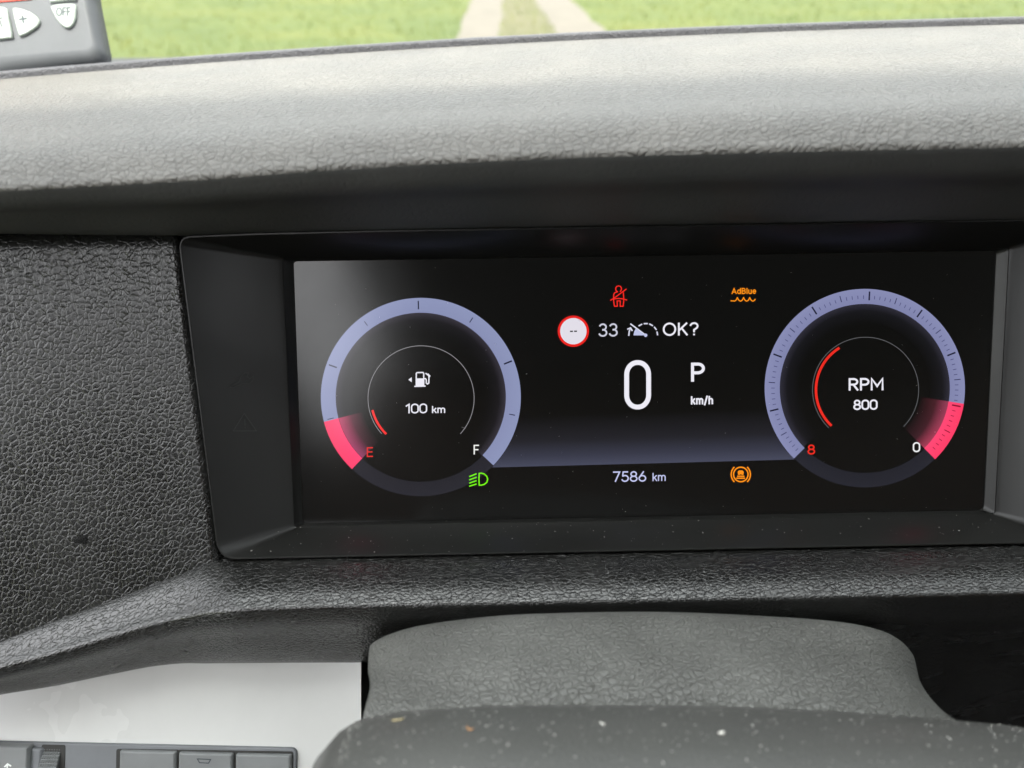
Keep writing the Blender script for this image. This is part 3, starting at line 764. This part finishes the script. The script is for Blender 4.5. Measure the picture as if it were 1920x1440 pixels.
lines('additive_waves', wv, 2.0, AMB)
# driver assistance symbol
cx, cy = 1389, 889.6
V, Fc = stroke_mesh([closed(arc_pts(cx, cy, 13.6, 0, 360, 40, 1, 1)), arc_pts(cx+1.5, cy, 19.5, 136, 224, 14), arc_pts(cx-1.5, cy, 19.5, -44, 44, 14),
      [(1383, 893), (1395, 893)], [(1381.5, 896.7), (1396, 896.7)]], 2.5, sp, .0002)
k = len(V); car = [(1383, 884.6), (1385.5, 882), (1392, 882), (1394.6, 884.6), (1393.8, 890.5), (1391.5, 890.5), (1389, 889), (1386.4, 890.5), (1384, 890.5)]
V += [US(x, y, .00023) for x, y in car]; Fc.append(tuple(range(k, k+len(car))))
graphic('assist_symbol', V, Fc, AMB, 'amber driver-assistance symbol in brackets')

# --- right gauge (engine speed)
RX, RY = 1621.5, 728
band('gauge_base_arc', RX, RY, (160, 187.5), 225, 315.5, 40, (srgb(33, 34, 42), srgb(37, 38, 47)), 'dim unlit bottom of the rev ring')
band('gauge_glow', RX, RY, (122, 146, 159.5), -9, 224, 90, (BLK, srgb(22, 22, 26), srgb(46, 45, 56)))
band('gauge_arc', RX, RY, (159.5, 187.8), -9, 225, 110, (BLUE2, srgb(136, 140, 180)), 'pale blue rev counter ring', .0001)
band('warning_arc', RX, RY, (159, 188), -45.5, -9, 30, (srgb(255, 72, 118), srgb(255, 62, 104)), 'bright pink sector of the rev ring', .0001)
band('warning_glow', RX, RY, (105, 135, 159), -45.5, -9, 30, (BLK, lambda t: srgb(60+10*t, 30, 38), lambda t: srgb(170-20*t, 62, 88)), None, .00009)
TA = [(225.5), 193.6, 159.3, 122.8, 87.2, 54.0, 21.7, -10.9, -44.5]
maj, mid_, mnr = [], [], []
for i in range(8):
    for s in range(10):
        a = lerp(TA[i], TA[i+1], s/10)
        if s == 0:
            if i > 0: maj.append((a, 166.5, 183, 2.9))
        elif s == 5: mid_.append((a, 168.5, 180.5, 1.7))
        else: mnr.append((a, 169, 175.5, 1.25))
ticks('gauge_ticks', RX, RY, [m for m in maj if m[0] > -9], srgb(28, 30, 52))
ticks('gauge_middle_ticks', RX, RY, [m for m in mid_ if m[0] > -9], srgb(56, 58, 96))
ticks('gauge_small_ticks', RX, RY, [m for m in mnr if m[0] > -9], srgb(72, 74, 118))
ticks('small_warning_ticks', RX, RY, [m for m in maj+mid_+mnr if m[0] <= -9], srgb(140, 14, 48))
lines('inner_circle', [arc_pts(1623, 731, 99.5, -44, 226, 90)], 1.2, srgb(96, 97, 100))
lines('rev_arc', [arc_pts(1623.5, 731, 93.6, 123, 225.5, 50)], 4.8, srgb(235, 44, 34), 'long red arc inside the rev counter', .0002)
text('rev_title', 'RPM', 1590.5, 1658, 709, 733, 3.6, WHT, 'white letters RPM', .17, .012)
text('rev_figure', '800', 1600, 1645.5, 749.5, 769, 3.1, WHT, 'white figure 800', .19)
text('scale_end_figure', '8', 1514, 1528.5, 833.5, 852.5, 2.9, srgb(232, 44, 32), 'red figure 8')
text('scale_start_figure', '0', 1711.5, 1725.5, 829, 848, 2.7, srgb(240, 240, 242), 'white figure 0')

# ------------------------------------------------------------------ steering column
sc = thing('steering_column', 'grey steering column cover with a grained gap cover and dusty upper shroud', 'steering column', (0, -.10, -.20))
ca = pchip([(688, 1222), (700, 1206), (730, 1190), (800, 1171), (1000, 1151), (1200, 1147), (1450, 1156), (1580, 1167), (1650, 1182), (1690, 1204), (1712, 1232)])
cb = pchip([(690, 1255), (760, 1226), (1000, 1200), (1280, 1202), (1500, 1213), (1640, 1234), (1700, 1260), (1735, 1290)])
cc = pchip([(690, 1295), (1000, 1268), (1280, 1268), (1640, 1295), (1780, 1335)])
cd = pchip([(678, 1356), (1000, 1345), (1280, 1345), (1820, 1375), (1900, 1400)])
def rowpts(f, x0, x1, Y0, n=90, Yedge=.004):
    out = []
    for i in range(n+1):
        u = i/n; u = .5 - .5*math.cos(math.pi*u) if True else u
        p = lerp(x0, x1, u); e = abs(2*u-1)**6
        out.append(UY(p, f(p), Y0 + Yedge*e))
    # sides turn down
    l, r = out[0], out[-1]
    out = [l + Vector((.006, .004, -.06)), l + Vector((.0015, .002, -.012)), l + Vector((.0003, .0006, -.003))] + out + [r + Vector((-.0002, .0006, -.003)), r + Vector((-.001, .002, -.012)), r + Vector((-.004, .004, -.06))]
    return out
rows = [[v + Vector((0, .006, -.03)) for v in rowpts(ca, 697, 1705, -.0635)],
        [v + Vector((0, .0012, -.003)) for v in rowpts(ca, 697, 1705, -.0635)],
        rowpts(ca, 696, 1706, -.0645), rowpts(cb, 690, 1728, -.0792, Yedge=.002), rowpts(cc, 693, 1765, -.0925, Yedge=.001), rowpts(cd, 679, 1815, -.1030, Yedge=0), [v + Vector((0, -.004, -.02)) for v in rowpts(cd, 679, 1815, -.1030, Yedge=0)]]
cov_g = loft(rows, [3, 4, 12, 12, 12, 3])
grid_mesh('gap_cover', cov_g, M['cover'], sc, label='soft grey leather-grained gap cover')

ha = pchip([(655, 1356), (690, 1344), (760, 1333), (1000, 1320), (1280, 1321), (1600, 1334), (1810, 1351), (1900, 1361), (1990, 1380)])
base = []
n = 90
xs = [lerp(668, 1960, .5-.5*math.cos(math.pi*i/n)) for i in range(n+1)]
edge = [UY(p, ha(p), -.1075) for p in xs]
edge = ([edge[0] + Vector((-.0125, -.001, -.032)), edge[0] + Vector((-.0085, -.001, -.0095)), edge[0] + Vector((-.0034, -.0005, -.0024))] + edge +
        [edge[-1] + Vector((.004, 0, -.003)), edge[-1] + Vector((.007, 0, -.010)), edge[-1] + Vector((.009, 0, -.032))])
def shift(dy, dz, sx=1.0): return [Vector((v.x*sx, v.y+dy, v.z+dz)) for v in edge]
rows = [shift(.010, -.03), shift(.0016, -.004), shift(.0003, -.0008), shift(-.002, .0021), shift(-.008, .0070, 1.0), shift(-.017, .0110, 1.0), shift(-.030, .0125, 1.01), shift(-.05, .0105, 1.01), shift(-.068, .005, 1.0), shift(-.068, -.06, 1.0)]
shr_g = loft(rows, [2, 3, 4, 8, 10, 10, 4, 4, 3])
grid_mesh('upper_shroud', shr_g, M['shroud'], sc, label='dusty dark plastic upper shroud')
tubev = []

# ------------------------------------------------------------------ remote control unit on the ledge behind the pad
rc_n = Vector((.05, -math.cos(math.radians(22)), math.sin(math.radians(22)))).normalized()
rc_o = UY(205, 108, .186)
rc = thing('remote_control', 'grey remote control unit with pale shield-shaped buttons behind the dashboard edge', 'remote control', tuple(UPL(60, 140, rc_o, rc_n)))
body = round_poly([(-230, 172), (-260, -90), (155, -120), (170, 0), (190, 100), (183, 117), (0, 142)], [20, 20, 26, 1, 9, 9, 3])
body_top = round_poly([(-200, 128), (-220, -60), (138, -90), (155, 0), (172, 84), (165, 92), (0, 106)], [20, 20, 26, 1, 9, 9, 3])
prism('case', body, rc_o, rc_n, -.012, 0, 34, M['remote'], rc, .007, steps=6, top=body_top)
front = .0003
def rcp(off=0.0): return lambda x, y, l: UPL(x, y, rc_o + rc_n*(off+l), rc_n)
def rbutton(poly, label=None): return prism('button', poly, rc_o, rc_n, -.001, .0016, 3.5, M['remote_button'], rc, .0012, label=label)
def smooth_poly(pts, k=6):
    out = []; n_ = len(pts)
    for i in range(n_):
        a, b, c, d = (Vector(pts[(i+j-1) % n_]) for j in range(4))
        for s in range(k):
            t = s/k; out.append(tuple(.5*((2*b) + (c-a)*t + (2*a-5*b+4*c-d)*t*t + (3*b-a-3*c+d)*t**3)))
    return out
b1 = rbutton([(93.5, 11), (100, 8.5), (112, 6.5), (126, 6), (138, 6.5), (141, 8.5), (141.8, 18), (141.5, 32), (138, 44), (132, 51), (126, 53), (119, 51), (111, 44), (103, 33), (97, 21)])
b2 = rbutton([(22, 15), (27, 13.5), (40, 16), (54, 21), (66, 29), (73, 37), (73.5, 42), (70, 49), (60, 57), (48, 64), (38, 68), (34, 67), (30, 53), (25, 33)])
b3 = rbutton([(-70, 18), (-30, 12), (4, 12), (11, 15), (15, 32), (20, 54), (23.5, 71), (0, 74), (-40, 74), (-75, 60)])
b4 = rbutton([(90, -30), (140, -38), (142, 1), (128, 0), (92, 4)])
V, Fc = stroke_mesh(text_lines('OFF', 106, 131.5, 15, 29.5, .03, .22), 2.6, rcp(.0017)); mesh_obj('button_lettering', V, Fc, M['dark_mark'], b1, smooth=False, label='dark letters OFF')
V, Fc = stroke_mesh([[(36.5, 36.5), (49.5, 34.5)], [(41.8, 30), (44, 42)]], 3.4, rcp(.0017)); mesh_obj('button_lettering', V, Fc, M['dark_mark'], b2, smooth=False, label='dark plus sign')
V, Fc = stroke_mesh([[(-9, 35.5), (4, 33.5)], [(-2, 34.5), (3, 49)]], 2.6, rcp(.0017)); mesh_obj('button_lettering', V, Fc, M['dark_mark'], b3, smooth=False, label='dark letter T')
prism('red_band', [(-200, -14), (58, -24), (60, -1), (0, 4), (-200, 16)], rc_o, rc_n, -.001, .0006, 1, M['red'], rc)

# ------------------------------------------------------------------ dust and crumbs
def speck(V, Fc, p, nrm, s, elong=1.0):
    t = nrm.orthogonal().normalized(); t = Matrix.Rotation(random.uniform(0, 6.28), 3, nrm) @ t; bt = nrm.cross(t); k = len(V)
    V += [p + t*s*elong, p + bt*s, p - t*s*elong*random.uniform(.6, 1), p - bt*s*random.uniform(.6, 1), p + nrm*s*.8 + t*s*random.uniform(-.3, .3), p - nrm*s*.3]
    Fc += [(k, k+1, k+4), (k+1, k+2, k+4), (k+2, k+3, k+4), (k+3, k, k+4), (k+1, k, k+5), (k+2, k+1, k+5), (k+3, k+2, k+5), (k, k+3, k+5)]
def scatter(name, label, g, i0, i1, j0, j1, count, smin, smax, pw=3):
    V, Fc = [], []
    for _ in range(count):
        i = random.uniform(i0, i1-1.01); j = random.uniform(j0, j1-1.01); a, b = int(i), int(j); u, v = i-a, j-b
        p = (g[a][b].lerp(g[a+1][b], u)).lerp(g[a][b+1].lerp(g[a+1][b+1], u), v)
        nr = (g[a+1][b]-g[a][b]).cross(g[a][b+1]-g[a][b]).normalized()
        if nr.dot(CAM-p) < 0: nr = -nr
        s = smin + (smax-smin)*random.random()**pw
        speck(V, Fc, p + nr*s*.15, nr, s, random.choice((1, 1, 1, 1.6, 2.5)))
    o = mesh_obj(name, V, Fc, M['dust'], smooth=False); o['kind'] = 'stuff'; o['label'] = label; o['category'] = 'dust'; return o
scatter('dust', 'pale dust specks scattered over the dark steering column shroud', shr_g, 8, 34, 3, 94, 1500, .00005, .00026, 3.0)
scatter('dust', 'fine dust specks on the grained gap cover', cov_g, 6, 30, 6, 88, 60, .00005, .00014)
bt_g = [[US(lerp(450, 1960, u), lerp(lerp(984, 956, u), lerp(1040, 1021, u), t), lerp(.0045, .0195, t)+.0008) for u in np.linspace(0, 1, 40)] for t in np.linspace(0, 1, 8)]
scatter('dust', 'tiny dust specks on the lower slope of the black bezel', bt_g, 0, 8, 0, 40, 170, .00007, .00022)
ds_g = [[US(lerp(lerp(555, 570, t), lerp(1860, 1842, t), u), lerp(lerp(495, 478, u), lerp(978, 954, u), t), .0003) for u in np.linspace(0, 1, 40)] for t in np.linspace(0, 1, 20)]
scatter('dust', 'few tiny dust specks on the dark screen', ds_g, 0, 20, 0, 40, 130, .00005, .00016)

def on_shroud(px, py):
    best, bp, bn = 1e9, None, None
    for i in range(6, 36):
        for j in range(3, 93):
            p = shr_g[i][j]; q = M3.transposed() @ (p-CAM); d = (960+F*q.x/-q.z-px)**2 + (720-F*q.y/-q.z-py)**2
            if d < best:
                best = d; bp = p; bn = (shr_g[i+1][j]-p).cross(shr_g[i][j+1]-p).normalized()
    if bn.dot(CAM-bp) < 0: bn = -bn
    return UPL(px, py, bp, bn), bn
def flake(name, label, cat, px, py, L, Wd, ang, mat, curl=.3):
    p, nr = on_shroud(px, py); t = (E1 - nr*E1.dot(nr)).normalized(); t = Matrix.Rotation(math.radians(ang), 3, nr) @ t; bt = nr.cross(t)
    V, Fc = [], []; n_ = 7
    for i in range(n_):
        s = i/(n_-1)*2-1; w = Wd*(1-.35*s*s)*random.uniform(.85, 1.1); h = L*curl*.15*(s*s)
        c = p + t*s*L/2 + nr*(h + Wd*.25) + bt*curl*L*.15*s*s
        V += [c + bt*w/2, c + nr*w*.45, c - bt*w/2, c - nr*w*.3]
    for i in range(n_-1):
        for k in range(4): Fc.append((i*4+k, i*4+(k+1) % 4, (i+1)*4+(k+1) % 4, (i+1)*4+k))
    Fc += [(3, 2, 1, 0), tuple((n_-1)*4+k for k in range(4))]
    o = mesh_obj(name, V, Fc, mat); fix_normals(o); tag(o, label, cat); return o
flake('straw_bit', 'short yellow bit of straw lying on the dusty column shroud', 'straw', 746, 1351.5, .0027, .0006, 8, M['straw'])
flake('crumb', 'curled orange-brown crumb on the dusty column shroud', 'crumb', 880, 1369, .0017, .0006, -35, M['crumb'], 1.2)
flake('crumb', 'round white crumb, the largest pale one on the column shroud', 'crumb', 1353, 1377, .0014, .0012, 20, M['paper'], .2)
flake('crumb', 'small elongated pale crumb on the shroud beside the white crumb', 'crumb', 1129, 1358, .0013, .0006, -40, M['paper'], .5)
